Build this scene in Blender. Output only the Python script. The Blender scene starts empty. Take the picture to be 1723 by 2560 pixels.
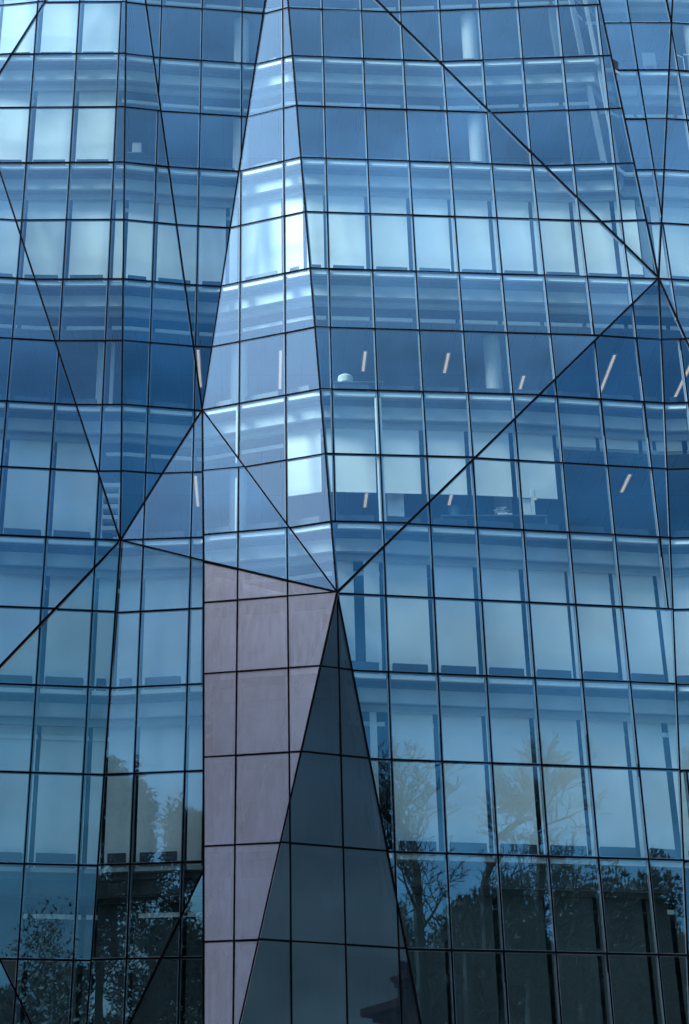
import bpy, bmesh, math, random
from mathutils import Vector, Matrix
random.seed(7)
S = bpy.context.scene
COL = S.collection

# ------------------------------------------------------------------ camera
cam_d = bpy.data.cameras.new('camera')
cam = bpy.data.objects.new('camera', cam_d)
COL.objects.link(cam)
cam.location = (0, 0, 0)                       # eye height 1.6 m above the street
cam.rotation_euler = (math.radians(90 + 25.3), 0, 0)
cam_d.sensor_fit = 'VERTICAL'
cam_d.angle_y = math.radians(36)
cam_d.shift_x = 207 / 2560
cam_d.clip_end = 3000
S.camera = cam

# ------------------------------------------------------------------ light
SUN_EL, SUN_AZ = 34, 70                        # azimuth: degrees to the left of straight behind the camera
S.view_settings.view_transform = 'Standard'
S.view_settings.look = 'None'
S.view_settings.gamma = 1
S.view_settings.exposure = 2.08
S.view_settings.use_curve_mapping = False
W = bpy.data.worlds.new('World'); S.world = W; W.use_nodes = True
nt = W.node_tree; nt.nodes.clear()
def wn(t, **k):
    n = nt.nodes.new(t)
    for a, b in k.items(): setattr(n, a, b)
    return n
sky = wn('ShaderNodeTexSky', sky_type='NISHITA', sun_disc=False)
sky.sun_elevation = math.radians(SUN_EL)
sun_dir = Vector((-math.sin(math.radians(SUN_AZ)) * math.cos(math.radians(SUN_EL)),
                  -math.cos(math.radians(SUN_AZ)) * math.cos(math.radians(SUN_EL)), math.sin(math.radians(SUN_EL))))
sky.sun_rotation = math.atan2(sun_dir.x, sun_dir.y)
sky.air_density = 1.3; sky.dust_density = 0.4; sky.ozone_density = 3.0
bg = wn('ShaderNodeBackground'); bg.inputs['Strength'].default_value = 0.074
tc = wn('ShaderNodeTexCoord')
# broken overcast: cloud layer that is brighter overhead than towards the horizon, clear sky in the gaps
sp = wn('ShaderNodeSeparateXYZ')
cr = wn('ShaderNodeValToRGB'); ce = cr.color_ramp; ce.interpolation = 'EASE'
CLOUD = [(0.0, (.7, 1.25, 1.55)), (.22, (.62, 1.5, 2.1)), (.36, (.45, 1.2, 2.0)), (.50, (.42, 1.15, 2.1)), (.68, (2.5, 3.3, 4.5)), (.85, (3.3, 4.0, 5.2)), (1.0, (7.6, 7.8, 8.2))]
while len(ce.elements) < len(CLOUD): ce.elements.new(.5)
for e_, (p_, c_) in zip(ce.elements, CLOUD): e_.position = p_; e_.color = (*[q * .12 for q in c_], 1)
sc_ = wn('ShaderNodeMix', data_type='RGBA', blend_type='MULTIPLY'); sc_.inputs['Factor'].default_value = 1
sc_.inputs['B'].default_value = (8.33, 8.33, 8.33, 1)
mp = wn('ShaderNodeMapping'); mp.inputs['Scale'].default_value = (1.6, 1.6, 3.2)
nz = wn('ShaderNodeTexNoise'); nz.inputs['Scale'].default_value = 2.2; nz.inputs['Detail'].default_value = 5; nz.inputs['Roughness'].default_value = .55
rp = wn('ShaderNodeMapRange'); rp.inputs['From Min'].default_value = .36; rp.inputs['From Max'].default_value = .62
rp.inputs['To Min'].default_value = .78; rp.inputs['To Max'].default_value = .98
mx = wn('ShaderNodeMix', data_type='RGBA')
out = wn('ShaderNodeOutputWorld')
L = nt.links.new
L(tc.outputs['Generated'], sp.inputs[0]); L(sp.outputs['Z'], cr.inputs[0]); L(cr.outputs[0], sc_.inputs['A'])
L(tc.outputs['Generated'], mp.inputs[0]); L(mp.outputs[0], nz.inputs['Vector']); L(nz.outputs['Fac'], rp.inputs['Value'])
L(rp.outputs[0], mx.inputs['Factor']); L(sky.outputs[0], mx.inputs['A']); L(sc_.outputs['Result'], mx.inputs['B'])
# bright haze round the veiled sun
vd = wn('ShaderNodeVectorMath', operation='DOT_PRODUCT'); vd.inputs[1].default_value = sun_dir
pm = wn('ShaderNodeMath', operation='MAXIMUM'); pm.inputs[1].default_value = 0
pp = wn('ShaderNodeMath', operation='POWER'); pp.inputs[1].default_value = 6
gc = wn('ShaderNodeMix', data_type='RGBA', blend_type='MIX'); gc.inputs['A'].default_value = (0, 0, 0, 1); gc.inputs['B'].default_value = (9.6, 7.2, 7.0, 1)
ga = wn('ShaderNodeMix', data_type='RGBA', blend_type='ADD'); ga.inputs['Factor'].default_value = 1
L(tc.outputs['Generated'], vd.inputs[0]); L(vd.outputs['Value'], pm.inputs[0]); L(pm.outputs[0], pp.inputs[0]); L(pp.outputs[0], gc.inputs['Factor'])
n2 = wn('ShaderNodeTexNoise'); n2.inputs['Scale'].default_value = 5.5; n2.inputs['Detail'].default_value = 4
r2 = wn('ShaderNodeMapRange'); r2.inputs['From Min'].default_value = .32; r2.inputs['From Max'].default_value = .68
r2.inputs['To Min'].default_value = .68; r2.inputs['To Max'].default_value = 1.32
m2 = wn('ShaderNodeMix', data_type='RGBA', blend_type='MULTIPLY'); m2.inputs['Factor'].default_value = 1
L(mp.outputs[0], n2.inputs['Vector']); L(n2.outputs['Fac'], r2.inputs['Value']); L(mx.outputs['Result'], m2.inputs['A']); L(r2.outputs[0], m2.inputs['B'])
L(m2.outputs['Result'], ga.inputs['A']); L(gc.outputs['Result'], ga.inputs['B'])
L(ga.outputs['Result'], bg.inputs['Color']); L(bg.outputs[0], out.inputs[0])
sd = bpy.data.lights.new('sun', 'SUN'); sd.energy = 4.0; sd.angle = math.radians(24); sd.color = (1, .96, .91)
sun = bpy.data.objects.new('sun', sd); COL.objects.link(sun)
sun.rotation_euler = sun_dir.to_track_quat('Z', 'Y').to_euler()
S.cycles.use_denoising = True
S.cycles.max_bounces = 14; S.cycles.transparent_max_bounces = 24
S.cycles.glossy_bounces = 5; S.cycles.diffuse_bounces = 5
S.cycles.sample_clamp_indirect = 6

# ------------------------------------------------------------------ materials
def mat(name, col, rough=.6, noise=None, metal=0, spec=.4, bump=None, emit=None):
    m = bpy.data.materials.new(name); m.use_nodes = True
    t = m.node_tree; b = t.nodes['Principled BSDF']
    b.inputs['Base Color'].default_value = (*col, 1); b.inputs['Roughness'].default_value = rough
    b.inputs['Metallic'].default_value = metal; b.inputs['Specular IOR Level'].default_value = spec
    if emit:
        b.inputs['Emission Color'].default_value = (*emit[0], 1); b.inputs['Emission Strength'].default_value = emit[1]
    if noise:
        sc, amt = noise
        tcn = t.nodes.new('ShaderNodeTexCoord'); n = t.nodes.new('ShaderNodeTexNoise')
        n.inputs['Scale'].default_value = sc; n.inputs['Detail'].default_value = 5
        r = t.nodes.new('ShaderNodeMapRange'); r.inputs['From Min'].default_value = .3; r.inputs['From Max'].default_value = .7
        r.inputs['To Min'].default_value = 1 - amt; r.inputs['To Max'].default_value = 1 + amt
        x = t.nodes.new('ShaderNodeMix'); x.data_type = 'RGBA'; x.blend_type = 'MULTIPLY'; x.inputs['Factor'].default_value = 1
        x.inputs['A'].default_value = (*col, 1)
        t.links.new(tcn.outputs['Object'], n.inputs['Vector']); t.links.new(n.outputs['Fac'], r.inputs['Value'])
        t.links.new(r.outputs[0], x.inputs['B']); t.links.new(x.outputs['Result'], b.inputs['Base Color'])
    return m

def glass_mat(name, trans, refl, r0, wave=.0009):
    m = bpy.data.materials.new(name); m.use_nodes = True
    t = m.node_tree; t.nodes.clear(); N = t.nodes.new; K = t.links.new
    o = N('ShaderNodeOutputMaterial'); mix = N('ShaderNodeMixShader')
    tr = N('ShaderNodeBsdfTransparent'); tr.inputs[0].default_value = (*trans, 1)
    gl = N('ShaderNodeBsdfGlossy'); gl.inputs['Color'].default_value = (*refl, 1); gl.inputs['Roughness'].default_value = 0.0
    lw = N('ShaderNodeLayerWeight'); lw.inputs['Blend'].default_value = .5
    pw = N('ShaderNodeMath'); pw.operation = 'POWER'; pw.inputs[1].default_value = 5
    mr = N('ShaderNodeMapRange'); mr.inputs['To Min'].default_value = r0; mr.inputs['To Max'].default_value = 1
    tcn = N('ShaderNodeTexCoord'); n1 = N('ShaderNodeTexNoise'); n1.inputs['Scale'].default_value = 1.0; n1.inputs['Detail'].default_value = 0
    bp = N('ShaderNodeBump'); bp.inputs['Strength'].default_value = 1; bp.inputs['Distance'].default_value = wave
    K(tcn.outputs['Object'], n1.inputs['Vector']); K(n1.outputs['Fac'], bp.inputs['Height']); K(bp.outputs[0], gl.inputs['Normal'])
    K(lw.outputs['Facing'], pw.inputs[0]); K(pw.outputs[0], mr.inputs['Value']); K(mr.outputs[0], mix.inputs[0])
    K(tr.outputs[0], mix.inputs[1]); K(gl.outputs[0], mix.inputs[2]); K(mix.outputs[0], o.inputs[0])
    return m

def frosted_mat(name, col, trans, clear=.5):
    m = bpy.data.materials.new(name); m.use_nodes = True
    t = m.node_tree; t.nodes.clear(); N = t.nodes.new; K = t.links.new
    o = N('ShaderNodeOutputMaterial')
    df = N('ShaderNodeBsdfDiffuse'); tl = N('ShaderNodeBsdfTranslucent'); tr = N('ShaderNodeBsdfTransparent')
    tl.inputs[0].default_value = (*col, 1); tr.inputs[0].default_value = (*trans, 1)
    tcn = N('ShaderNodeTexCoord')
    mpn = N('ShaderNodeMapping'); mpn.inputs['Scale'].default_value = (4, 4, .5)
    n = N('ShaderNodeTexNoise'); n.inputs['Scale'].default_value = 3; n.inputs['Detail'].default_value = 6
    r = N('ShaderNodeMapRange'); r.inputs['From Min'].default_value = .3; r.inputs['From Max'].default_value = .7
    r.inputs['To Min'].default_value = .72; r.inputs['To Max'].default_value = 1.25
    x = N('ShaderNodeMix'); x.data_type = 'RGBA'; x.blend_type = 'MULTIPLY'; x.inputs['Factor'].default_value = 1
    x.inputs['A'].default_value = (*col, 1)
    K(tcn.outputs['Object'], mpn.inputs[0]); K(mpn.outputs[0], n.inputs['Vector']); K(n.outputs['Fac'], r.inputs['Value']); K(r.outputs[0], x.inputs['B'])
    oi = N('ShaderNodeObjectInfo'); orr = N('ShaderNodeMapRange'); orr.inputs['To Min'].default_value = .82; orr.inputs['To Max'].default_value = 1.18
    y = N('ShaderNodeMix'); y.data_type = 'RGBA'; y.blend_type = 'MULTIPLY'; y.inputs['Factor'].default_value = 1
    K(oi.outputs['Random'], orr.inputs['Value']); K(x.outputs['Result'], y.inputs['A']); K(orr.outputs[0], y.inputs['B'])
    fn = N('ShaderNodeTexNoise'); fn.inputs['Scale'].default_value = 22; fn.inputs['Detail'].default_value = 3
    fr_ = N('ShaderNodeMapRange'); fr_.inputs['From Min'].default_value = .3; fr_.inputs['From Max'].default_value = .7; fr_.inputs['To Min'].default_value = .8; fr_.inputs['To Max'].default_value = 1.2
    w = N('ShaderNodeMix'); w.data_type = 'RGBA'; w.blend_type = 'MULTIPLY'; w.inputs['Factor'].default_value = 1
    K(tcn.outputs['Object'], fn.inputs['Vector']); K(fn.outputs['Fac'], fr_.inputs['Value']); K(y.outputs['Result'], w.inputs['A']); K(fr_.outputs[0], w.inputs['B'])
    x = w
    K(x.outputs['Result'], df.inputs[0])
    gl = N('ShaderNodeBsdfGlossy'); gl.inputs['Roughness'].default_value = .012; gl.inputs['Color'].default_value = (.90, .90, .92, 1)
    m1 = N('ShaderNodeMixShader'); m1.inputs[0].default_value = .2
    m2 = N('ShaderNodeMixShader'); m2.inputs[0].default_value = clear
    m3 = N('ShaderNodeMixShader')
    lw = N('ShaderNodeLayerWeight'); lw.inputs['Blend'].default_value = .5
    pw = N('ShaderNodeMath'); pw.operation = 'POWER'; pw.inputs[1].default_value = 5
    mr = N('ShaderNodeMapRange'); mr.inputs['To Min'].default_value = .07; mr.inputs['To Max'].default_value = 1
    K(lw.outputs['Facing'], pw.inputs[0]); K(pw.outputs[0], mr.inputs['Value']); K(mr.outputs[0], m3.inputs[0])
    K(df.outputs[0], m1.inputs[1]); K(tl.outputs[0], m1.inputs[2]); K(m1.outputs[0], m2.inputs[1]); K(tr.outputs[0], m2.inputs[2])
    K(m2.outputs[0], m3.inputs[1]); K(gl.outputs[0], m3.inputs[2]); K(m3.outputs[0], o.inputs[0])
    return m

def ceiling_mat():
    m = mat('ceiling_tiles', (.25, .26, .28), .8)
    t = m.node_tree; b = t.nodes['Principled BSDF']
    tcn = t.nodes.new('ShaderNodeTexCoord'); br = t.nodes.new('ShaderNodeTexBrick')
    br.offset = 0; br.inputs['Scale'].default_value = 1; br.inputs['Brick Width'].default_value = .6; br.inputs['Row Height'].default_value = 2.4
    br.inputs['Mortar Size'].default_value = .012
    br.inputs['Color1'].default_value = (.19, .21, .23, 1); br.inputs['Color2'].default_value = (.17, .19, .21, 1); br.inputs['Mortar'].default_value = (.09, .10, .11, 1)
    t.links.new(tcn.outputs['Object'], br.inputs['Vector']); t.links.new(br.outputs['Color'], b.inputs['Base Color'])
    return m

M = dict(
    glass=glass_mat('clear_glazing', (.868, .96, .965), (.36, .69, 1.0), .15),
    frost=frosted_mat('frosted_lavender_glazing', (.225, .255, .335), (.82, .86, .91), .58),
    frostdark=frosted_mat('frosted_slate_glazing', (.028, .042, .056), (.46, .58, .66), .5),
    black=mat('black_gasket', (.002, .002, .003), .8, spec=.03),
    alu=mat('grey_aluminium', (.21, .235, .28), .5, metal=.1),
    seal=mat('pane_edge_seal', (.25, .28, .36), .4),
    white=mat('white_painted_steel', (.90, .90, .90), .5, noise=(3, .03)),
    panel=mat('pale_spandrel_panel', (.45, .47, .48), .7, noise=(2, .06)),
    darkpanel=mat('painted_shade_spandrel_panel', (.055, .064, .07), .7, noise=(2, .08)),  # panel colour darkened to paint in the shade of the lowest storey
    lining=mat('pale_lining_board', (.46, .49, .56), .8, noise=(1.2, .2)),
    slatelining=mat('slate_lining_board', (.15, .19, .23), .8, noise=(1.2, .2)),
    soffit=mat('grey_soffit', (.22, .24, .27), .8),
    blind=mat('white_blind_fabric', (.88, .88, .87), .9, noise=(1.3, .05)),
    darkblind=mat('painted_shade_blind_fabric', (.070, .084, .088), .9, noise=(1.3, .08)),  # blind colour darkened to stand in for dim light on the lowest storey
    sill=mat('dark_heater_casing', (.035, .045, .062), .5),
    ceil=ceiling_mat(),
    floor=mat('grey_carpet', (.10, .11, .12), .95, noise=(6, .15)),
    wall=mat('office_wall_paint', (.10, .11, .12), .9),
    col=mat('white_concrete', (.55, .56, .57), .7, noise=(2, .04)),
    steel=mat('painted_steel', (.10, .10, .12), .5),
    lamp=mat('warm_light_diffuser', (.9, .8, .65), .5, emit=((1, .70, .50), .27)),
    slot=mat('black_diffuser_slot', (.02, .02, .02), .8),
    stone=mat('dark_stone_base', (.12, .12, .13), .8, noise=(1, .15)),
    desk=mat('dark_desk_laminate', (.10, .13, .17), .5),
    paper=mat('white_paper', (.82, .82, .8), .9),
    folder=mat('grey_card_folder', (.35, .36, .38), .9),
    plasticw=mat('white_plastic', (.75, .76, .77), .4),
    bluebin=mat('blue_plastic', (.05, .13, .22), .4),
    chrome=mat('bright_tube', (.75, .75, .78), .25, metal=.7),
    shade=mat('lamp_shade_fabric', (.7, .7, .69), .9),
    bark=mat('grey_bark', (.018, .022, .019), .95, noise=(3, .3)),
    leaf=mat('dark_evergreen_leaf', (.011, .020, .012), .7, noise=(2, .5)),
    leaf2=mat('olive_leaf', (.018, .027, .017), .7, noise=(2, .5)),
    brick=mat('sooty_brick', (.010, .012, .014), .95, spec=0, noise=(1.5, .3)),
    slate=mat('dark_slate', (.012, .014, .017), .9, spec=0, noise=(2, .2)),
    pave=mat('grey_paving', (.16, .16, .155), .9, noise=(.6, .2)),
    road=mat('asphalt', (.05, .05, .052), .95, noise=(.8, .2)),
    grass=mat('winter_grass', (.035, .045, .018), .95, noise=(.5, .3)),
    winglass=mat('dark_window_glass', (.01, .012, .015), .1),
)

# ------------------------------------------------------------------ mesh helpers
class MB:
    def __init__(s): s.v = []; s.f = []; s.m = []
    def face(s, pts, mi=0):
        n = len(s.v); s.v += [tuple(p) for p in pts]; s.f.append(list(range(n, n + len(pts)))); s.m.append(mi)
    def prism(s, pa, pb, mi=0, side=None):
        """two matching rings pa (front) and pb (back) closed into a solid"""
        n = len(s.v); k = len(pa); s.v += [tuple(p) for p in pa] + [tuple(p) for p in pb]
        s.f.append(list(range(n, n + k))); s.m.append(mi)
        s.f.append(list(range(n + 2 * k - 1, n + k - 1, -1))); s.m.append(mi)
        for i in range(k):
            j = (i + 1) % k
            s.f.append([n + i, n + k + i, n + k + j, n + j]); s.m.append(mi if side is None else side)
    def box(s, c, sz, mi=0, rot=0):
        x, y, z = [q / 2 for q in sz]; ca, sa = math.cos(rot), math.sin(rot)
        def T(a, b, d): return (c[0] + a * ca - b * sa, c[1] + a * sa + b * ca, c[2] + d)
        s.prism([T(-x, -y, -z), T(x, -y, -z), T(x, -y, z), T(-x, -y, z)], [T(-x, y, -z), T(x, y, -z), T(x, y, z), T(-x, y, z)], mi)
    def bar(s, p, q, n, w, d0, d1, mi=0):
        """bar from p to q; n = outward normal; w = width; from d0 (out negative) to d1 (in) along -n"""
        p, q, n = Vector(p), Vector(q), Vector(n)
        t = (q - p).normalized(); n = (n - t * n.dot(t)).normalized(); u = t.cross(n)
        def ring(c): return [c - u * w / 2 - n * d0, c + u * w / 2 - n * d0, c + u * w / 2 - n * d1, c - u * w / 2 - n * d1]
        s.prism(ring(p), ring(q), mi)
    def tube(s, pts, rad, seg=6, mi=0):
        rings = []
        for i, p in enumerate(pts):
            p = Vector(p); a = Vector(pts[max(i - 1, 0)]); b = Vector(pts[min(i + 1, len(pts) - 1)])
            t = (b - a).normalized(); r = Vector((0, 0, 1)) if abs(t.z) < .9 else Vector((1, 0, 0))
            u = t.cross(r).normalized(); v = t.cross(u)
            rr = rad[i] if isinstance(rad, (list, tuple)) else rad
            n = len(s.v)
            for k in range(seg):
                an = 2 * math.pi * k / seg; s.v.append(tuple(p + (u * math.cos(an) + v * math.sin(an)) * rr))
            rings.append(n)
        for a, b in zip(rings, rings[1:]):
            for k in range(seg):
                j = (k + 1) % seg; s.f.append([a + k, a + j, b + j, b + k]); s.m.append(mi)
        s.f.append([rings[0] + k for k in range(seg)][::-1]); s.m.append(mi)
        s.f.append([rings[-1] + k for k in range(seg)]); s.m.append(mi)
    def lathe(s, c, prof, seg=20, mi=0):
        n = len(s.v)
        for r, z in prof:
            for k in range(seg):
                an = 2 * math.pi * k / seg; s.v.append((c[0] + r * math.cos(an), c[1] + r * math.sin(an), c[2] + z))
        for i in range(len(prof) - 1):
            for k in range(seg):
                j = (k + 1) % seg; a, b = n + i * seg, n + (i + 1) * seg
                s.f.append([a + k, a + j, b + j, b + k]); s.m.append(mi)
        s.f.append([n + k for k in range(seg)][::-1]); s.m.append(mi)
        e = n + (len(prof) - 1) * seg; s.f.append([e + k for k in range(seg)]); s.m.append(mi)
    def build(s, name, mats, parent=None, smooth=False, fix=True):
        if not isinstance(mats, (list, tuple)): mats = [mats]
        me = bpy.data.meshes.new(name); me.from_pydata(s.v, [], s.f); me.update()
        for m in mats: me.materials.append(m)
        me.polygons.foreach_set('material_index', s.m)
        if fix:
            bm = bmesh.new(); bm.from_mesh(me); bmesh.ops.recalc_face_normals(bm, faces=bm.faces); bm.to_mesh(me); bm.free()
        if smooth: me.polygons.foreach_set('use_smooth', [True] * len(me.polygons))
        o = bpy.data.objects.new(name, me); COL.objects.link(o)
        if parent: 
            o.parent = parent; o.matrix_parent_inverse = Matrix.Translation(-Vector(parent.location))
        return o
def tag(o, label=None, cat=None, group=None, kind=None):
    for k, v in (('label', label), ('category', cat), ('group', group), ('kind', kind)):
        if v: o[k] = v
    return o
def empty(name, loc, **k):
    o = bpy.data.objects.new(name, None); COL.objects.link(o); o.location = loc; o.empty_display_size = .3
    return tag(o, **k)

# ------------------------------------------------------------------ ground
GZ = -1.6
def sheet(name, x0, x1, y0, y1, z, m):
    b = MB(); b.prism([(x0, y0, z), (x1, y0, z), (x1, y1, z), (x0, y1, z)], [(x0, y0, z - .3), (x1, y0, z - .3), (x1, y1, z - .3), (x0, y1, z - .3)])
    return tag(b.build(name, M[m]), kind='structure')
sheet('ground', -1500, 1500, -1500, 1500, GZ - .3, 'grass')
sheet('pavement', -120, 120, 15, 60, GZ, 'pave')
sheet('road', -400, 400, 4, 15, GZ - .12, 'road')
sheet('lawn', -300, 300, -120, 4, GZ - .02, 'grass')

# ------------------------------------------------------------------ facade geometry
# each facet: plane y = a + b x + c z, outline as (x, z)
FAC = {
  'A': ((37.7876, -0.0108, -0.0211), [(-8.427, 30.95), (-5.017, 38.707), (-4.271, 38.699), (-3.686, 16.899)]),
  'A0': ((35.5157, -0.1327, 0.0193), [(-20.0, 31.5), (-20.0, 40.3), (-5.004, 38.602), (-8.428, 30.955)]),
  'B': ((37.5363, 0.1095, 0.0199), [(-20.0, 31.0), (-8.427, 30.952), (-3.686, 16.898), (-14.5, 3.12), (-20.0, 3.1)]),
  'C': ((38.8648, 0.1152, -0.0644), [(-12.07, 6.21), (-3.675, 16.847), (-4.104, 3.146), (-4.355, 3.144), (-6.109, 6.268)]),
  'C0': ((39.0657, 0.1928, -0.0208), [(-12.07, 6.19), (-6.109, 6.268), (-4.355, 3.144), (-14.48, 3.083)]),
  'D': ((37.5347, -0.1439, -0.0352), [(-3.686, 16.899), (-1.496, 16.189), (-1.382, 8.305), (-3.872, 3.129), (-4.085, 3.131)]),
  'D2': ((37.9618, -0.0645, -0.0734), [(-1.382, 8.305), (-1.311, 3.115), (-3.872, 3.129)]),
  'E': ((35.554, -0.0842, 0.0946), [(-3.686, 16.895), (-1.622, 20.896), (-1.497, 16.203)]),
  'F': ((38.2649, 0.1624, -0.0132), [(-4.276, 38.743), (-4.098, 38.773), (-1.624, 20.929), (-3.684, 16.887)]),
  'G': ((38.3195, 0.1013, -0.0206), [(-4.1, 38.79), (0.562, 39.273), (-1.624, 20.928)]),
  'H': ((36.2963, -0.363, 0.0387), [(0.563, 39.321), (0.596, 39.308), (1.868, 14.915), (-1.623, 20.912)]),
  'I': ((34.5138, -0.2051, 0.136), [(-1.623, 20.91), (1.866, 14.9), (-1.489, 16.116)]),
  'R1': ((35.138, 0.0542, 0.0626), [(0.596, 39.341), (0.7, 39.347), (11.184, 24.929), (1.867, 14.906)]),
  'R2': ((38.2151, -0.0536, -0.0126), [(0.701, 39.394), (10.133, 38.872), (11.183, 24.928)]),
  'R4': ((35.5614, -0.0074, 0.0731), [(10.47, 40.166), (12.676, 40.148), (12.82, 34.915), (11.183, 24.927)]),
  'R6': ((35.5258, -0.0056, 0.0735), [(12.676, 40.148), (13.688, 40.141), (12.819, 34.913)]),
  'R5': ((34.7673, 0.1009, 0.056), [(13.688, 40.141), (24.0, 40.6), (24.0, 3.05), (16.88, 3.05), (11.18, 24.921), (12.818, 34.912)]),
  'R8': ((38.0879, -0.07, -0.0006), [(11.18, 24.921), (16.85, 3.069), (9.637, 3.082)]),
  'R7': ((36.1221, 0.1226, -0.0075), [(1.871, 14.934), (11.185, 24.931), (9.602, 3.071), (3.807, 3.012)]),
  'P1': ((34.3851, -0.2093, 0.1453), [(-1.491, 16.128), (1.867, 14.901), (-0.832, 2.881), (-1.216, 2.888)]),
  'P2': ((35.0339, 0.3442, 0.0361), [(1.869, 14.924), (3.795, 3.003), (-0.829, 2.871)]),
}
FRONT = ['P1', 'P2', 'I', 'H', 'R2'] + [k for k in FAC if k not in ('P1', 'P2', 'I', 'H', 'R2')]
GRID = [-19.34, -18.1, -16.86, -15.62, -14.38, -13.14, -11.9, -10.65, -9.4, -8.13, -6.88, -5.60, -4.32, -3.09, -1.84, -.61, .645, 1.87, 3.09, 4.31, 5.52, 6.73, 7.93, 9.14, 10.335, 11.54, 12.78, 14.0, 15.22, 16.44, 17.66, 18.88, 20.1, 21.32, 22.54, 23.76]
LEAN = {'C': .012, 'C0': .012, 'D': .008, 'D2': .008}
def gx(f, x, z): return x + (LEAN[f] * (z - 15) if f in LEAN else 0)
ZL = {k: (12.9 + 2 * (k - 3) if k >= 3 else 12.9 - 2.2 * (3 - k)) for k in range(-1, 18)}

def plane_y(f, x, z): a, b, c = FAC[f][0]; return a + b * x + c * z
def P3(f, x, z): return Vector((x, plane_y(f, x, z), z))
def normal(f): a, b, c = FAC[f][0]; return Vector((b, -1, c)).normalized()
def clip(poly, fn):
    res = []
    for i in range(len(poly)):
        p, q = poly[i], poly[(i + 1) % len(poly)]; a, b = fn(p), fn(q)
        if a >= 0: res.append(p)
        if (a > 0 > b) or (a < 0 < b):
            t = a / (a - b); res.append((p[0] + t * (q[0] - p[0]), p[1] + t * (q[1] - p[1])))
    return res
def area(p): return abs(sum(p[i][0] * p[(i + 1) % len(p)][1] - p[(i + 1) % len(p)][0] * p[i][1] for i in range(len(p)))) / 2
def clean(p, e=.004):
    r = []
    for q in p:
        if not r or math.hypot(q[0] - r[-1][0], q[1] - r[-1][1]) > e: r.append(q)
    while len(r) > 2 and math.hypot(r[0][0] - r[-1][0], r[0][1] - r[-1][1]) < e: r.pop()
    return r
def inset(p, d):
    s = sum(p[i][0] * p[(i + 1) % len(p)][1] - p[(i + 1) % len(p)][0] * p[i][1] for i in range(len(p)))
    sg = 1 if s > 0 else -1
    for i in range(len(p)):
        a, b = p[i], p[(i + 1) % len(p)]
        dx, dz = b[0] - a[0], b[1] - a[1]; l = math.hypot(dx, dz)
        if l < 1e-6: continue
        nx, nz_ = -dz / l * sg, dx / l * sg
    q = list(p)
    for i in range(len(p)):
        a, b = p[i], p[(i + 1) % len(p)]
        dx, dz = b[0] - a[0], b[1] - a[1]; l = math.hypot(dx, dz)
        if l < 1e-6: continue
        nx, nz_ = -dz / l * sg, dx / l * sg
        q = clip(q, lambda t: (t[0] - a[0]) * nx + (t[1] - a[1]) * nz_ - d)
        if len(q) < 3: return []
    return clean(q)
def inside(poly, x, z):
    c = False
    for i in range(len(poly)):
        (x0, z0), (x1, z1) = poly[i], poly[i - 1]
        if (z0 > z) != (z1 > z) and x < (x1 - x0) * (z - z0) / (z1 - z0) + x0: c = not c
    return c
def facet_at(x, z):
    for f in FRONT:
        if inside(FAC[f][1], x, z): return f
    return None
def yg(x, z):
    f = facet_at(x, z)
    if f is None:
        best = None
        for g in ('A0', 'B', 'C', 'R5', 'R8', 'R2', 'R1', 'G', 'H'):
            for (px, pz) in FAC[g][1]:
                d = abs(px - x) + abs(pz - z)
                if best is None or d < best[0]: best = (d, g)
        f = best[1]
        return min(max(plane_y(f, x, z), 36), 39.5)
    return plane_y(f, x, z)
def xspan(f, z):
    xs = []; p = FAC[f][1]
    for i in range(len(p)):
        (x0, z0), (x1, z1) = p[i], p[(i + 1) % len(p)]
        if (z0 - z) * (z1 - z) < 0: xs.append(x0 + (x1 - x0) * (z - z0) / (z1 - z0))
    return (min(xs), max(xs)) if len(xs) >= 2 else None

B = empty('glass_building', (2, 40, GZ), label='faceted office building clad in blue glass panes with black joints and a frosted grey pylon', cat='building')

# ------------------------------------------------------------------ panes, mullions, transoms
panes = []
mull = {}
for f in FAC:
    for k in range(-1, 17):
        z0, z1 = ZL[k], ZL[k + 1]
        row = clip(clip(FAC[f][1], lambda p: p[1] - z0), lambda p: z1 - p[1])
        row = clean(row)
        if len(row) < 3 or area(row) < .02: continue
        rest = row; zc = (z0 + z1) / 2
        for x in GRID:
            g = lambda p, x=x: p[0] - gx(f, x, p[1])
            l = clean(clip(rest, lambda p: -g(p))); r = clean(clip(rest, g))
            wl = -min((g(p) for p in rest), default=0); wr = max((g(p) for p in rest), default=0)
            if wl > .17 and wr > .17 and len(l) > 2 and len(r) > 2:
                panes.append((f, l, k)); rest = r
                zs = [p[1] for p in l if abs(g(p)) < 1e-3]
                if len(zs) >= 2: mull.setdefault((f, x), []).append((min(zs), max(zs)))
        panes.append((f, rest, k))
def in_view(p):
    n = 0
    for x, y, z in p:
        cy = y * math.cos(math.radians(25.3)) + z * math.sin(math.radians(25.3))
        v = (-y * math.sin(math.radians(25.3)) + z * math.cos(math.radians(25.3))) / cy * 3939; u = x / cy * 3939 + 654.5 
        if -20 < u < 1743 and abs(v) < 1300: n += 1
    return n > 0
rest_mb = {'glass': MB(), 'frost': MB(), 'frostdark': MB()}
cand = []
for f, p, k in panes:
    q = inset(p, .02)
    if len(q) < 3 or area(q) < .004: continue
    n = normal(f); xc = sum(a for a, b in q) / len(q); zc = sum(b for a, b in q) / len(q)
    al, be = random.gauss(0, .006), random.gauss(0, .006)
    fr = [P3(f, a, b) + Vector((0, al * (a - xc) + be * (b - zc), 0)) for a, b in q]
    bk = [v - n * .028 for v in fr]
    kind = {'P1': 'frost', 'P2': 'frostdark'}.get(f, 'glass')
    cand.append((in_view(fr), area(q), kind, fr, bk))
cand.sort(key=lambda c: (-int(c[0]), -c[1]))
cnt = {'glass': 0, 'frost': 0, 'frostdark': 0}
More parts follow.
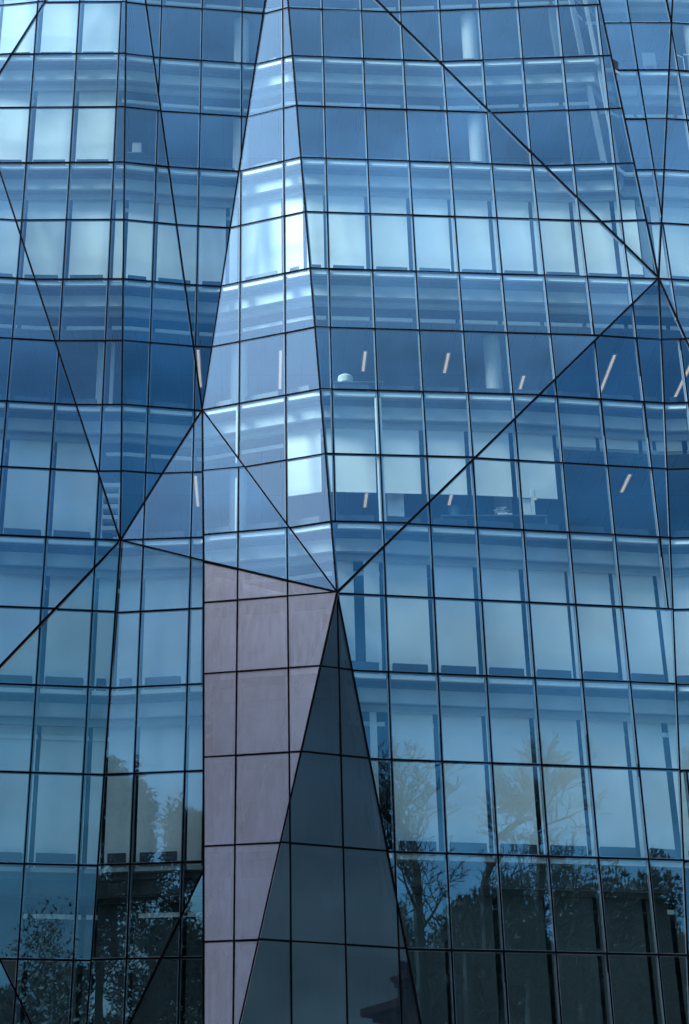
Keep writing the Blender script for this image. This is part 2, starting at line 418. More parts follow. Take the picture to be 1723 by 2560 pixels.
for vis, ar, kind, fr, bk in cand:
    if vis and cnt[kind] < 300:
        b = MB(); b.prism(fr, bk, 0, 1)
        b.build('glass_pane' if kind == 'glass' else 'frosted_pane', [M[kind], M['seal']], B); cnt[kind] += 1
    else: rest_mb[kind].prism(fr, bk, 0, 1)
for kind in rest_mb:
    if rest_mb[kind].v:
        o = rest_mb[kind].build('glass_pane' if kind == 'glass' else 'frosted_pane', [M[kind], M['seal']], B)
        o['kind'] = 'stuff'

JW = .039
for (f, x), zs in mull.items():
    z0, z1 = min(a for a, b in zs), max(b for a, b in zs)
    n = normal(f); b = MB()
    p, q = P3(f, gx(f, x, z0), z0), P3(f, gx(f, x, z1), z1)
    b.bar(p, q, n, JW, -.012, .034, 0)
    if f not in ('P1', 'P2'):
        nh = Vector((0, -1, 0)); 
        b.bar(p, q, nh, .088, .036, .13, 1)
        b.bar(p, q, nh, .03, .131, .16, 1)
        b.bar(p, q, nh, .06, .161, .185, 1)
    else: b.bar(p, q, n, .22, .10, .16, 1)
    b.build('mullion', [M['black'], M['alu']], B)
for f in FAC:
    for k in range(0, 17):
        sp = xspan(f, ZL[k])
        if not sp or sp[1] - sp[0] < .03: continue
        n = normal(f); b = MB()
        p, q = P3(f, sp[0], ZL[k]), P3(f, sp[1], ZL[k])
        b.bar(p, q, n, JW * 1.05, -.009, .033, 0)
        b.bar(p, q, n, .088 if f not in ('P1', 'P2') else .24, .035 if f not in ('P1', 'P2') else .095, .042 if f not in ('P1', 'P2') else .14, 1)
        b.build('transom', [M['black'], M['alu']], B)
EDGES = [('A', 2, 3), ('C', 1, 2), ('A', 0, 1), ('A', 3, 0), ('B', 3, 2), ('C', 3, 4), ('D', 2, 3), ('E', 2, 0), ('E', 0, 1), ('E', 1, 2), ('D', 1, 2), ('D2', 0, 1),
         ('F', 1, 2), ('G', 1, 2), ('H', 1, 2), ('H', 2, 3), ('I', 1, 2), ('I', 2, 0), ('R1', 1, 2), ('R1', 2, 3), ('R2', 1, 2), ('R4', 2, 3), ('R6', 0, 2), ('R6', 1, 2),
         ('R8', 2, 0), ('R8', 0, 1), ('P2', 0, 1), ('P1', 1, 2), ('P1', 3, 0), ('A0', 3, 0), ('C', 4, 0)]
for f, i, j in EDGES:
    p, q = [P3(f, *FAC[f][1][t]) for t in (i, j)]
    b = MB(); b.bar(p, q, normal(f), .045, -.016, .05, 0)
    b.bar(p, q, normal(f), .06, .052, .11, 1)
    b.build('edge_profile', [M['black'], M['alu']], B)
# return faces where one facet stands proud of its neighbour
def ret(name, pts, m):
    b = MB(); n = Vector((0, .02, 0)); off = Vector((.012, 0, 0))
    b.prism([p + off for p in pts], [p - off for p in pts]); b.build(name, M[m], B)
v = FAC['R2'][1]; ret('return_pane', [P3('R2', *v[1]), P3('R4', *v[1]), P3('R2', *v[2]) + Vector((0, .01, 0))], 'glass')
ret('return_panel', [P3('P1', -1.491, 16.128), P3('D', -1.49, 16.128), P3('D2', -1.216, 2.888), P3('P1', -1.216, 2.888)], 'soffit')
ret('return_pane', [P3('I', -1.623, 20.91), P3('E', -1.622, 20.89), P3('E', -1.497, 16.203), P3('I', -1.489, 16.116)], 'glass')

# ------------------------------------------------------------------ floors, bands, ceilings
XS = [round(-20.2 + .3 * i, 3) for i in range(int(44.4 / .3) + 1)]
def liner(k):
    zk = ZL[k]; res = []
    for x in XS:
        res.append(max(yg(x, zk - d) for d in (0, .6, 1.1)))
    return [max([res[i]] + [res[j] for j in (i - 1, i + 1) if 0 <= j < len(res) and abs(res[j] - res[i]) > .22]) for i in range(len(res))]
LIN = {k: liner(k) for k in range(-1, 17, 2)}
def ly(k, x):
    t = (x - XS[0]) / .3; i = max(0, min(len(XS) - 2, int(t))); t -= i
    return LIN[k][i] * (1 - t) + LIN[k][i + 1] * t
SEG = [(-20.2, -5.9), (-5.9, -1.7), (-1.7, 3.1), (3.1, 7.9), (7.9, 12.8), (12.8, 24.1)]
def band(name, k, prof, m, segs=None):
    """closed profile of (u, dz) swept along the inside of the facade"""
    for a, c in (segs or SEG):
        xs = [a] + [x for x in XS if a < x < c] + [c]
        b = MB(); rings = []
        for x in xs:
            n = len(b.v); y = ly(k, x)
            b.v += [(x, y + u, ZL[k] + dz) for u, dz in prof]; rings.append(n)
        m_ = len(prof)
        for r0, r1 in zip(rings, rings[1:]):
            for i in range(m_):
                j = (i + 1) % m_; b.f.append([r0 + i, r0 + j, r1 + j, r1 + i]); b.m.append(0)
        b.f.append(list(range(rings[0], rings[0] + m_))); b.m.append(0)
        b.f.append(list(range(rings[-1], rings[-1] + m_))[::-1]); b.m.append(0)
        b.build(name, M[m], B)
BACK = 47.0
IN = [g for g in GRID if -10.7 < g < 15.3]
OUT = [(-20.1, -10.71), (15.27, 24.0)]
BAY = [(a + .06, c - .06) for a, c in zip(IN, IN[1:])] + OUT
BAY2 = [(a + .012, c - .012) for a, c in zip(IN, IN[1:])] + OUT
def rect(u0, u1, z0, z1): return [(u0, z0), (u1, z0), (u1, z1), (u0, z1)]
for k in range(-1, 17, 2):
    low = k <= 1                                                     # lowest storey: its dimness is put into darker panel and trim colours
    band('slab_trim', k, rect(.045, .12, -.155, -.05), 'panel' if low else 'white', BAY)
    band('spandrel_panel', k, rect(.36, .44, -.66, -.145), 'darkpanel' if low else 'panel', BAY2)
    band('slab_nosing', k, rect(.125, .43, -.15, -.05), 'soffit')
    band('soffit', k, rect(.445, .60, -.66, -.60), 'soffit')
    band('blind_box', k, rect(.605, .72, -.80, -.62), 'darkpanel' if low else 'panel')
    band('ceiling_trim', k, rect(.88, .92, -1.105, -.995), 'white', BAY)
    b = MB(); xs = XS                                                # floor slab and ceiling, swept to the back wall
    for nm, u, z0, z1, m in (('floor_slab', .30, -.30, -.04, 'floor'), ('ceiling', .93, -1.09, -1.05, 'ceil')):
        b = MB(); rings = []
        for x in xs:
            n = len(b.v); y = ly(k, x) + u
            b.v += [(x, y, ZL[k] + z0), (x, BACK, ZL[k] + z0), (x, BACK, ZL[k] + z1), (x, y, ZL[k] + z1)]; rings.append(n)
        for r0, r1 in zip(rings, rings[1:]):
            for i in range(4):
                j = (i + 1) % 4; b.f.append([r0 + i, r0 + j, r1 + j, r1 + i]); b.m.append(0)
        b.f.append([0, 1, 2, 3]); b.m.append(0); b.f.append([rings[-1] + i for i in (3, 2, 1, 0)]); b.m.append(0)
        b.build(nm, M[m], B)
b = MB(); b.box((2.0, BACK + .1, 22), (44.8, .2, 46)); b.build('back_wall', M['wall'], B)
b = MB(); b.box((-20.3, 43, 22), (.2, 8, 46)); b.build('side_wall', M['wall'], B)
b = MB(); b.box((24.2, 43, 22), (.2, 8, 46)); b.build('side_wall', M['wall'], B)
b = MB(); b.box((2, 42.2, 46.5), (45, 10, .3)); b.build('roof', M['soffit'], B)
b = MB(); b.box((2, 42.5, .65), (44.4, 9, 4.5)); b.build('stone_base', M['stone'], B)

# ------------------------------------------------------------------ blinds and sill units
CREASE = [('A', 2, 3), ('C', 1, 2), ('G', 1, 2), ('H', 1, 2), ('R4', 2, 3), ('R8', 2, 0), ('P2', 0, 1), ('R2', 1, 2), ('P1', 3, 0), ('I', 2, 0)]
def bays(z):
    xs = [x for x in GRID]
    for f in ('C', 'D'):
        pass
    for f, i, j in CREASE:
        (x0, z0), (x1, z1) = FAC[f][1][i], FAC[f][1][j]
        if (z0 - z) * (z1 - z) <= 0: xs.append(x0 + (x1 - x0) * (z - z0) / (z1 - z0))
    xs.sort(); r = [xs[0]]
    for x in xs[1:]:
        if x - r[-1] > .3: r.append(x)
    return list(zip(r, r[1:]))
def blind_spec(k, x):
    """how far down the blind of the bay centred on x hangs: None, 0..1"""
    if k in (-1, 1, 3, 5, 11): return 1
    if k == 7:
        if x < -4.3: return 1
        if .3 < x < 8.0: return .60
        if x >= 8.0: return .10
        return None
    if k in (13, 15): return 1 if x < -4.3 else None
    return None
for k in range(1, 17, 2):
    zt, zb = ZL[k] - .74, ZL[k - 2] + .03
    zm = (zt + zb) / 2
    for x0, x1 in bays(zm):
        xc = (x0 + x1) / 2
        if xc < -12.5 or xc > 17.3: continue
        fc = facet_at(xc, zm)
        wide = x1 - x0
        parts = [(x0, x1)]
        if k == 5 and x0 < 2.6 < x1: parts = [(x0, 2.42), (2.57, x1)]    # a bare strip of room between two narrow blinds
        if k == 3 and x0 < 2.95 < x1: parts = [(x0, 2.90)]
        def ymax(x): return max(yg(x, z) for z in (zb + .1, zm, zt)) 
        a, c = x0 + .03, x1 - .055
        ya = ymax(x0 + .12); yc = ymax(x1 - .12)
        spec = blind_spec(k, xc)
        fro = fc in ('P1', 'P2')
        for p0, p1 in (parts if spec and not fro else []):
            a, c = p0 + .03, p1 - .085
            if c - a < .08: continue
            bot = zt + (zb - zt) * spec
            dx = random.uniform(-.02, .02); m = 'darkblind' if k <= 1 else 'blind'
            if k == 1 and -5.7 < xc < -5.0: pass
            b = MB(); u = .745
            b.prism([(a + dx, ya + u, bot), (c + dx, yc + u, bot), (c + dx, yc + u, zt), (a + dx, ya + u, zt)],
                    [(a + dx, ya + u + .006, bot), (c + dx, yc + u + .006, bot), (c + dx, yc + u + .006, zt), (a + dx, ya + u + .006, zt)])
            if spec < 1:
                b.prism([(a + dx, ya + u - .012, bot - .03), (c + dx, yc + u - .012, bot - .03), (c + dx, yc + u - .012, bot), (a + dx, ya + u - .012, bot)],
                        [(a + dx, ya + u + .012, bot - .03), (c + dx, yc + u + .012, bot - .03), (c + dx, yc + u + .012, bot), (a + dx, ya + u + .012, bot)])
            b.build('roller_blind', M[m], B)
        if wide > .5 and not fro and k > 1:
            zf = ZL[k - 2]; y0 = max(yg(x0 + .12, z) for z in (zf, zf + .3)); y1 = max(yg(x1 - .12, z) for z in (zf, zf + .3))
            s0, s1 = x0 + .14, x1 - .20
            b = MB()
            b.prism([(s0, y0 + .30, zf - .03), (s1, y1 + .30, zf - .03), (s1, y1 + .30, zf + .34), (s0, y0 + .30, zf + .34)],
                    [(s0, y0 + .50, zf - .03), (s1, y1 + .50, zf - .03), (s1, y1 + .50, zf + .34), (s0, y0 + .50, zf + .34)])
            b.build('sill_unit', M['sill'], B)

# ------------------------------------------------------------------ columns, lights, air slots
for k in range(1, 17, 2):
    for cx, cy, r in ((-11.4, 39.3, .24), (-.65, 39.0, .24), (6.58, 38.75, .24), (13.8, 39.2, .24), (21.0, 40.2, .24)):
        b = MB(); b.lathe((cx, cy, 0), [(r, ZL[k - 2] - .03), (r, ZL[k] - 1.06)], 20)
        b.build('column', M['col'], B, smooth=False)
for cx in (-4.62, -4.27):
    for k in (9,):
        b = MB(); b.box((cx, 39.0, (ZL[7] + ZL[9] - 1.1) / 2), (.16 if cx < -4.5 else .1, .2, ZL[9] - ZL[7] - 1.1)); b.build('wall_post', M['col'], B)
def light(x, y0, y1, k):
    z = ZL[k] - 1.09
    fr = MB(); fr.box((x, (y0 + y1) / 2, z - .012), (.15, y1 - y0 + .04, .024)); o = fr.build('ceiling_light', M['white'], B)
    n = max(1, round((y1 - y0) / 1.12)); d = (y1 - y0) / n
    for i in range(n):
        g = MB()
        m = int(d / .06)
        g.box((x, y0 + d * (i + .5), z - .030), (.065, d - .05, .01))
        h = g.build('light_diffuser', M['lamp'], o)
        s = MB()
        for t in range(m):
            s.box((x, y0 + d * i + .05 + t * (d - .1) / max(1, m - 1), z - .042), (.072, .010, .014))
        s.build('light_louvre', M['white'], o)
for x, y0, y1 in ((-1.85, 39.3, 41.5), (.55, 39.35, 41.6), (3.01, 39.4, 40.55), (5.44, 39.5, 40.65), (7.83, 40.8, 41.7), (10.3, 39.6, 41.8), (12.65, 39.9, 42.1)):
    light(x, y0, y1, 9)
for x, y0, y1 in ((-1.86, 39.5, 41.5), (3.01, 39.85, 41.55), (5.45, 40.2, 41.4), (7.9, 39.35, 41.05), (10.3, 39.4, 40.55), (12.7, 39.6, 40.8)):
    light(x, y0, y1, 7)
for k in (7, 9, 13, 15):
    for x in (-4.2, -1.83, .6, 3.0, 5.47, 7.9, 10.33, 12.75):
        y0 = ly(k, x) + 1.15; z = ZL[k] - 1.09
        b = MB()
        for d in (-.07, 0, .07): b.box((x + d, y0 + .5, z - .006), (.022, 1.0, .012))
        b.build('air_slot', M['slot'], B)
for f in ('P1', 'P2'):                                              # pale lining board behind the frosted glass
    n = normal(f)
    for k in range(-1, 5):
        row = clean(clip(clip(FAC[f][1], lambda p: p[1] - ZL[k] - .05), lambda p: ZL[k + 1] - .05 - p[1]))
        row = inset(row, .12) if len(row) > 2 else []
        if len(row) < 3: continue
        fr = [P3(f, a, c) - n * .5 for a, c in row]
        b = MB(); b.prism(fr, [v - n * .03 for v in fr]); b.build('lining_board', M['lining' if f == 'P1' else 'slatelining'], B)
# frosted pylon: brace and post seen dimly inside
def post(name, f, x0, z0, x1, z1, u, w, m='steel'):
    b = MB(); p = P3(f, x0, z0) + Vector((0, u, 0)); q = P3(f, x1, z1) + Vector((0, u, 0))
    b.bar(p, q, Vector((0, -1, 0)), w, 0, w, 0); return b.build(name, M[m], B)
post('brace', 'P1', 1.62, 14.4, -.95, 7.6, .22, .10)
post('inner_post', 'P1', -1.1, 15.6, -1.0, 3.2, .35, .16)
post('corner_post', 'P2', 1.95, 13.2, 3.45, 3.6, .10, .10, 'white')
post('corner_casing', 'R2', 10.02, 35.9, 10.55, 28.2, .25, .10, 'soffit')
post('corner_casing', 'R2', 9.62, 36.6, 10.22, 28.4, .45, .14, 'soffit')
post('corner_casing', 'R2', 9.15, 35.9, 9.32, 33.0, .9, .22, 'wall')

for f, x, z0, z1 in (('I', -.675, 16.75, 18.6), ('H', -.675, 19.1, 20.75), ('R1', 3.03, 16.95, 20.7), ('R1', 3.155, 16.95, 20.7)):
    b = MB(); b.bar(P3(f, x, z0) + Vector((0, .06, 0)), P3(f, x, z1) + Vector((0, .06, 0)), Vector((0, -1, 0)), .045, 0, .09, 0); b.build('blind_guide', M['white'], B)

# ------------------------------------------------------------------ things behind the glass
def desk(x0, x1, y, zf, label):
    t = empty('desk', ((x0 + x1) / 2, y + .4, zf), label=label, cat='desk')
    b = MB(); b.box(((x0 + x1) / 2, y + .4, zf + .725), (x1 - x0, .8, .03)); b.build('desk_top', M['desk'], t)
    for x in (x0 + .04, x1 - .04):
        b = MB(); b.box((x, y + .4, zf + .34), (.04, .7, .74)); b.build('leg', M['desk'], t)
    return t
F7, F5, F13 = ZL[7] - .04, ZL[5] - .04, ZL[13] - .04
desk(1.95, 3.35, 37.35, F7, 'dark desk under the drum lamp on the unblinded middle floor')
t = empty('table_lamp', (2.3, 37.6, F7 + .74), label='pale drum lamp standing on a desk behind the glass', cat='lamp')
b = MB(); b.lathe((2.3, 37.6, F7 + .74), [(.09, 0), (.09, .02), (.015, .03), (.015, .10)], 16); b.build('base', M['chrome'], t)
b = MB(); b.lathe((2.3, 37.6, F7 + .80), [(.20, 0), (.215, .16), (.20, .21), (.15, .245), (.0, .25)], 28); b.build('lamp_shade', M['shade'], t, smooth=False)
desk(4.7, 7.5, 37.4, F5, 'long dark desk under the half-drawn blinds holding papers and a bucket')
DT = F5 + .74
t = empty('bucket', (5.12, 37.75, DT), label='dark blue round bucket on the desk below a half-drawn blind', cat='bucket')
b = MB(); b.lathe((5.12, 37.75, DT), [(.13, 0), (.155, .33), (.17, .33), (.17, .36), (.14, .36), (.12, .02)], 24); b.build('tub', M['bluebin'], t)
b = MB(); b.tube([(5.12 + .165 * math.cos(a), 37.75, DT + .30 - .10 * math.sin(a)) for a in [i * math.pi / 8 for i in range(9)]], .006); b.build('handle', M['chrome'], t)
t = empty('paper_stack', (6.36, 37.8, DT + .12), label='untidy pile of papers and folders on white boxes behind the glass', cat='papers')
for i in range(11):
    b = MB(); b.box((6.36 + random.uniform(-.05, .05), 37.8 + random.uniform(-.03, .03), DT + .135 + i * .021), (.30 - .02 * random.random() * 4, .22, .012 + .006 * random.random()), 0, random.uniform(-.35, .35))
    b.build('sheaf', M['paper' if i % 3 else 'folder'], t)
for x, y, w, d, h, lb in ((6.42, 37.72, .36, .3, .12, 'white lidded box under the pile of papers'), (6.0, 37.68, .42, .3, .05, 'flat white tray left of the pile of papers')):
    t = empty('storage_box', (x, y, DT), label=lb, cat='box')
    b = MB(); b.box((x, y, DT + h * .4), (w, d, h * .8)); b.build('body', M['plasticw'], t)
    b = MB(); b.box((x, y, DT + h * .9), (w + .015, d + .015, h * .2)); b.build('lid', M['paper'], t)
t = empty('binder', (7.1, 37.75, DT), label='tall white binder box upright at the right end of the long desk', cat='binder')
b = MB(); b.box((7.02, 37.80, DT + .36), (.2, .28, .72)); b.build('case', M['plasticw'], t)
b = MB(); b.box((7.18, 37.76, DT + .42), (.09, .30, .84)); b.build('spine', M['paper'], t)
t = empty('cabinet', (3.55, 37.9, F5), label='tall white office cabinet behind a half-drawn blind', cat='cabinet')
b = MB(); b.box((3.55, 37.9, F5 + .95), (.44, .5, 1.9)); b.build('carcass', M['plasticw'], t)
b = MB(); b.box((3.55, 37.635, F5 + .98), (.42, .02, 1.8)); d_ = b.build('door', M['white'], t)
b = MB(); b.box((3.70, 37.615, F5 + 1.0), (.015, .02, .14)); b.build('handle', M['chrome'], d_)
t = empty('shelf_unit', (-4.05, 38.4, F5), label='white open shelf unit seen through the narrow pane by the folded corner', cat='shelf')
for x in (-4.28, -3.84):
    b = MB(); b.box((x, 38.4, F5 + 1.05), (.03, .35, 2.1)); b.build('side_panel', M['plasticw'], t)
for i in range(7):
    b = MB(); b.box((-4.06, 38.4, F5 + .1 + i * .32), (.405, .35, .12)); b.build('shelf', M['plasticw'], t)
b = MB(); b.box((-3.75, 38.0, ZL[11] + .72), (.5, .6, .03)); tb = empty('side_table', (-3.75, 38, ZL[11] - .04), label='small dark side table behind the glass high on the left', cat='table')
b.build('table_top', M['desk'], tb); b = MB(); b.box((-3.75, 38.0, ZL[11] + .33), (.08, .08, .74)); b.build('leg', M['desk'], tb)
t = empty('carton', (-3.72, 37.9, ZL[11] + .735), label='pale carton on the side table beside the upper folded corner', cat='box')
b = MB(); b.box((-3.72, 37.9, ZL[11] + .735 + .19), (.27, .25, .38)); b.build('body', M['folder'], t)
b = MB(); b.box((-3.72, 37.9, ZL[11] + .735 + .39), (.28, .26, .02)); b.build('lid', M['folder'], t)
# upper right office: flip chart, chair, task lamp
zf = F13
t = empty('flip_chart', (12.3, 39.0, zf), label='pale flip chart on thin legs in the upper right office', cat='flip chart')
b = MB(); b.box((12.27, 39.0, zf + 1.42), (.42, .03, .56)); b.build('board', M['folder'], t)
b = MB(); b.box((12.27, 38.975, zf + 1.40), (.38, .012, .48)); b.build('pad', M['folder'], t)
for dx, dy in ((-.22, -.1), (.22, -.1), (0, .35)):
    b = MB(); b.tube([(12.27 + dx * .6, 39.02, zf + 1.5), (12.27 + dx, 39.02 + dy, zf)], .012); b.build('leg', M['chrome'], t)
t = empty('chair', (12.85, 39.0, zf), label='white tube-framed chair beside the flip chart', cat='chair')
b = MB(); b.box((12.85, 39.0, zf + .46), (.42, .42, .05)); b.build('seat', M['desk'], t)
b = MB(); b.box((12.85, 39.2, zf + .85), (.4, .04, .36)); b.build('backrest', M['desk'], t)
b = MB(); b.tube([(12.66, 39.18, zf + .62), (12.66, 39.17, zf + 1.08), (13.04, 39.17, zf + 1.08), (13.04, 39.18, zf + .62), (12.66, 39.18, zf + .62)], .022); b.build('back_frame', M['chrome'], t)
for sx in (-.19, .19):
    for sy in (-.19, .19):
        b = MB(); b.tube([(12.85 + sx, 39 + sy, zf + .45), (12.85 + sx * 1.1, 39 + sy * 1.1, zf)], .015); b.build('leg', M['chrome'], t)
t = empty('floor_lamp', (13.25, 38.7, zf), label='slim white floor lamp with a tilted arm at the right edge', cat='lamp')
b = MB(); b.lathe((13.25, 38.7, zf), [(.14, 0), (.14, .02), (.012, .03)], 16); b.build('base', M['chrome'], t)
b = MB(); b.tube([(13.25, 38.7, zf + .02), (13.25, 38.7, zf + 1.25)], .014); b.build('pole', M['chrome'], t)
b = MB(); b.tube([(13.25, 38.7, zf + 1.24), (12.95, 38.7, zf + 1.42)], .02); b.build('arm', M['white'], t)
b = MB(); b.tube([(13.28, 38.68, zf + 1.35), (13.6, 38.68, zf + 1.28)], .03); b.build('lamp_head', M['white'], t)
t = empty('desk_box', (11.1, 37.9, F5 + .3), label='small white box on the sill near the right-hand crease', cat='box')
b = MB(); b.box((11.1, 37.75, F5 + .36), (.13, .1, .08)); b.build('body', M['plasticw'], t)
b = MB(); b.box((11.1, 37.75, F5 + .405), (.135, .105, .01)); b.build('lid', M['paper'], t)

# ------------------------------------------------------------------ across the street, seen only mirrored in the glass
def bare_tree(x, y, h, seed, label, spread=.55, lean=0):
    rnd = random.Random(seed)
    t = empty('bare_tree', (x, y, GZ - .02), label=label, cat='tree', group='trees across the street')
    tr = MB(); br = MB()
    def grow(p, d, length, rad, lev):
        pts = [Vector(p)]; rads = [rad]; d = Vector(d).normalized(); n = 6 if lev < 3 else 4
        for i in range(n):
            d = (d + Vector((rnd.gauss(0, .17), rnd.gauss(0, .17), rnd.gauss(.05, .10)))).normalized()
            pts.append(pts[-1] + d * length / n); rads.append(max(.017, rad * (1 - .6 * (i + 1) / n)))
        br.tube(pts, rads, 6 if lev < 2 else (4 if lev < 4 else 3))
        if lev >= 5: return
        nb = (5, 4, 3, 2, 2)[lev]
        for i in range(nb):
            s = .25 + .72 * (i + rnd.random()) / nb
            j = min(n - 1, int(s * n)); q = pts[j].lerp(pts[j + 1], s * n - j)
            ax = d.cross(Vector((rnd.gauss(0, 1), rnd.gauss(0, 1), rnd.gauss(0, .5)))).normalized()
            nd = Matrix.Rotation(rnd.uniform(.55, 1.15) * (spread / .55), 3, ax) @ d
            nd.z = nd.z * .8 + .15
            grow(q, nd, length * rnd.uniform(.5, .75), max(.020, rads[j] * .68), lev + 1)
        grow(pts[-1], d, length * .55, max(.020, rads[-1] * .95), lev + 1)
    zc = GZ + h - 6.2
    tr.tube([(x - lean * 9, y, GZ - .02), (x - lean * 5, y + .1, GZ + h * .3), (x - lean * 2, y - .1, GZ + h * .55), (x, y, zc)], [.42, .34, .28, .24], 9)
    for i in range(9):                                                # limbs below the crown
        z = rnd.uniform(.5, .98); a = rnd.uniform(0, 6.28)
        grow((x - lean * 2 * (1 - z), y, GZ + (h - 6.2) * z), (math.cos(a), math.sin(a), .8), rnd.uniform(1.6, 2.6), .10, 1)
    grow((x, y, zc), (lean, 0, 1), 3.1, .23, 0)
    tr.build('trunk', M['bark'], t, fix=False); br.build('crown', M['bark'], t, fix=False)
def leafy_tree(x, y, h, w, seed, label, m='leaf', n=9000, size=.30, base=.1):
    rnd = random.Random(seed)
    t = empty('leafy_tree', (x, y, GZ - .02), label=label, cat='tree', group='trees across the street')
    tr = MB(); tr.tube([(x, y, GZ - .02), (x + .1, y, GZ + h * .4), (x - .1, y, GZ + h * .85)], [h * .015, h * .011, h * .004], 8)
    for i in range(14):
        z = GZ + h * rnd.uniform(.2, .8); a = rnd.uniform(0, 6.28); l = w * .4 * rnd.uniform(.5, 1)
        tr.tube([(x, y, z), (x + math.cos(a) * l * .5, y + math.sin(a) * l * .5, z + l * .3), (x + math.cos(a) * l, y + math.sin(a) * l, z + l * .8)], [.12, .07, .02], 5)
    tr.build('trunk', M['bark'], t, fix=False)
    b = MB()
    clumps = []
    for i in range(70):
        s = rnd.random(); z = .02 + .96 * s
        rr = (1 - abs(2 * s - .75) ** 2.2 * .45) * .5 * w if s < .8 else .5 * w * (1.05 - s) * 2.6
        a = rnd.uniform(0, 6.28); q = rr * math.sqrt(rnd.random())
        clumps.append((x + math.cos(a) * q, y + math.sin(a) * q, GZ + h * z, w * rnd.uniform(.13, .24)))
    for i in range(n):
        c = clumps[rnd.randrange(len(clumps))]
        d = Vector((rnd.gauss(0, 1), rnd.gauss(0, 1), rnd.gauss(0, 1.15))).normalized() * c[3] * rnd.random() ** .45
        p = Vector(c[:3]) + d
        if p.z < GZ + .2: continue
        u = (d.normalized() * .7 + Vector((rnd.gauss(0, .5), rnd.gauss(0, .5), rnd.gauss(.35, .5)))).normalized()
        s_ = size * rnd.uniform(.5, 1.2); v_ = u.cross(Vector((rnd.gauss(0, 1), rnd.gauss(0, 1), rnd.gauss(0, 1)))).normalized()
        b.face([p - v_ * s_ * .22, p + u * s_ * .5 - v_ * s_ * .1, p + u * s_, p + v_ * s_ * .22])
    b.build('crown', M[m], t, fix=False)
bare_tree(17.5, -4, 25.2, 3, 'tall bare winter tree with one straight leader, mirrored beside the frosted pylon')
bare_tree(21.2, -4, 24.6, 11, 'bare winter tree with forked limbs, mirrored right of the straight one', .6)
bare_tree(24.2, -5, 26.2, 5, 'bare winter tree leaning right, mirrored farthest right of the bare ones', .62, .2)
bare_tree(27.5, -8, 21.8, 8, 'smaller bare winter tree mirrored low in the dark right-hand panes', .6)
LT = [(-20.8, -6, 22.6, 7.0, 'dense dark evergreen mirrored left of the frosted pylon, the tallest there', 'leaf', 15000),
      (-16.6, -5, 20.2, 6.0, 'rounded olive evergreen mirrored just left of the frosted pylon', 'leaf2', 14000),
      (-26.5, -8, 18.0, 8, 'broad dark evergreen mirrored in the lower left panes', 'leaf', 11000),
      (-12.5, -6, 14.5, 7, 'low dark evergreen mirrored beside the pylon near the bottom', 'leaf', 11000),
      (-6.5, -9, 9.4, 6, 'low olive bushy tree mirrored in the bottom left panes', 'leaf2', 8000),
      (.2, -14, 12.6, 8, 'thin-crowned olive tree mirrored low at the left edge', 'leaf2', 1500),
      (7.5, -16, 12.0, 7, 'small dark round tree mirrored at the bottom left corner', 'leaf', 8000),
      (17.5, -13, 18.6, 9, 'dense dark tree behind the straight bare tree', 'leaf', 22000),
      (25.0, -15, 19.4, 10, 'dense dark tree behind the forked bare tree', 'leaf', 22000),
      (32.5, -16, 20.6, 11, 'large dense dark tree mirrored in the bottom right panes', 'leaf', 22000),
      (36.8, -17, 21.8, 9.5, 'tallest dense dark tree mirrored at the right edge', 'leaf', 22000)]
for i, (x, y, h, w, lb, m, n) in enumerate(LT): leafy_tree(x, y, h, w, 20 + i, lb, m, int(n * (4.6 if x < 12 else 3.6)), .27 if x < 12 else .42)
wb = MB(); rnd = random.Random(99)
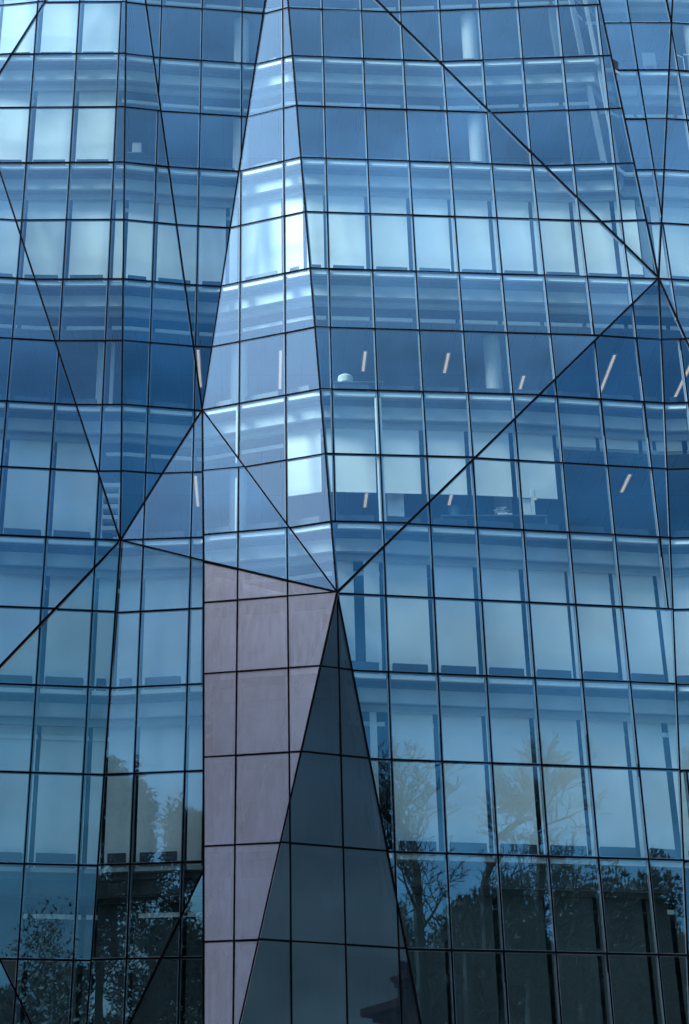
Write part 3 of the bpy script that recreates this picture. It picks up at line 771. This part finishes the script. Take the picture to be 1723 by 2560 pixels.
for i in range(34000):
    x = rnd.uniform(-75, 75); top = 9.2 + 1.3 * math.sin(x * .35) + 1.0 * math.sin(x * .9 + 1)
    p = Vector((x, -28 + rnd.gauss(0, 1.6), GZ + top * rnd.random() ** .8))
    u = Vector((rnd.gauss(0, 1), rnd.gauss(0, .5), rnd.gauss(.3, 1))).normalized(); v_ = u.cross(Vector((rnd.gauss(0, .4), 1, rnd.gauss(0, .4)))).normalized()
    q = rnd.uniform(.35, .8); wb.face([p - v_ * q * .3, p + u * q * .6 - v_ * q * .2, p + u * q, p + u * q * .5 + v_ * q * .35])
tag(wb.build('woodland', M['leaf'], fix=False), 'low dark belt of evergreen shrubs along the far side of the street', kind='stuff')
# unseen block added left of the view to shade the lower floors
T = empty('added_shade_block', (-28, 25, GZ), label='plain dark block added unseen left of the glass building to shade its lower floors', cat='building')
b = MB(); b.box((-28, 25.5, GZ + 18), (12, 15, 36.04)); b.build('wall', M['brick'], T)
b = MB(); b.box((-28, 25.5, GZ + 36.2), (12.6, 15.6, .4)); b.build('roof', M['slate'], T)
for k in range(9):
    for i in range(5):
        b = MB(); b.box((-21.98, 20 + i * 2.8, GZ + 3 + k * 3.6), (.1, 1.3, 1.9)); b.build('window', M['winglass'], T)
# a brick house with a corbelled chimney, its outline mirrored in the pylon's lowest right pane
H = empty('brick_house', (69, -22, GZ - .02), label='dark brick house with a tall corbelled chimney across the street', cat='house')
b = MB(); b.box((68.75, -22.5, GZ + 11.9), (18.8, 7, 23.8)); b.build('wall', M['brick'], H)
b = MB(); b.box((68.05, -22.5, GZ + 24.1), (21.8, 8.2, .55)); b.box((68.35, -22.5, GZ + 23.65), (20.6, 7.6, .34)); b.build('cornice', M['brick'], H)
b = MB(); b.prism([(65, -25.8, GZ + 24.3), (79, -25.8, GZ + 24.3), (77, -22.5, GZ + 26.4), (67, -22.5, GZ + 26.4)], [(65, -19.2, GZ + 24.3), (79, -19.2, GZ + 24.3), (77, -22.4, GZ + 26.4), (67, -22.4, GZ + 26.4)]); b.build('roof', M['slate'], H)
b = MB(); b.box((62.55, -25.2, GZ + 24.8), (5.4, 1.5, 1.0)); b.box((62.75, -25.2, GZ + 25.7), (4.8, 1.3, 1.0)); b.box((62.65, -25.2, GZ + 26.35), (5.2, 1.4, .4)); b.box((62.55, -25.2, GZ + 26.7), (5.6, 1.5, .35)); b.build('chimney', M['brick'], H)
for i in range(5):
    for j in range(4):
        b = MB(); b.box((62 + i * 3.4, -18.98, GZ + 2.2 + j * 4.8), (1.2, .1, 2.0)); b.build('window', M['winglass'], H)
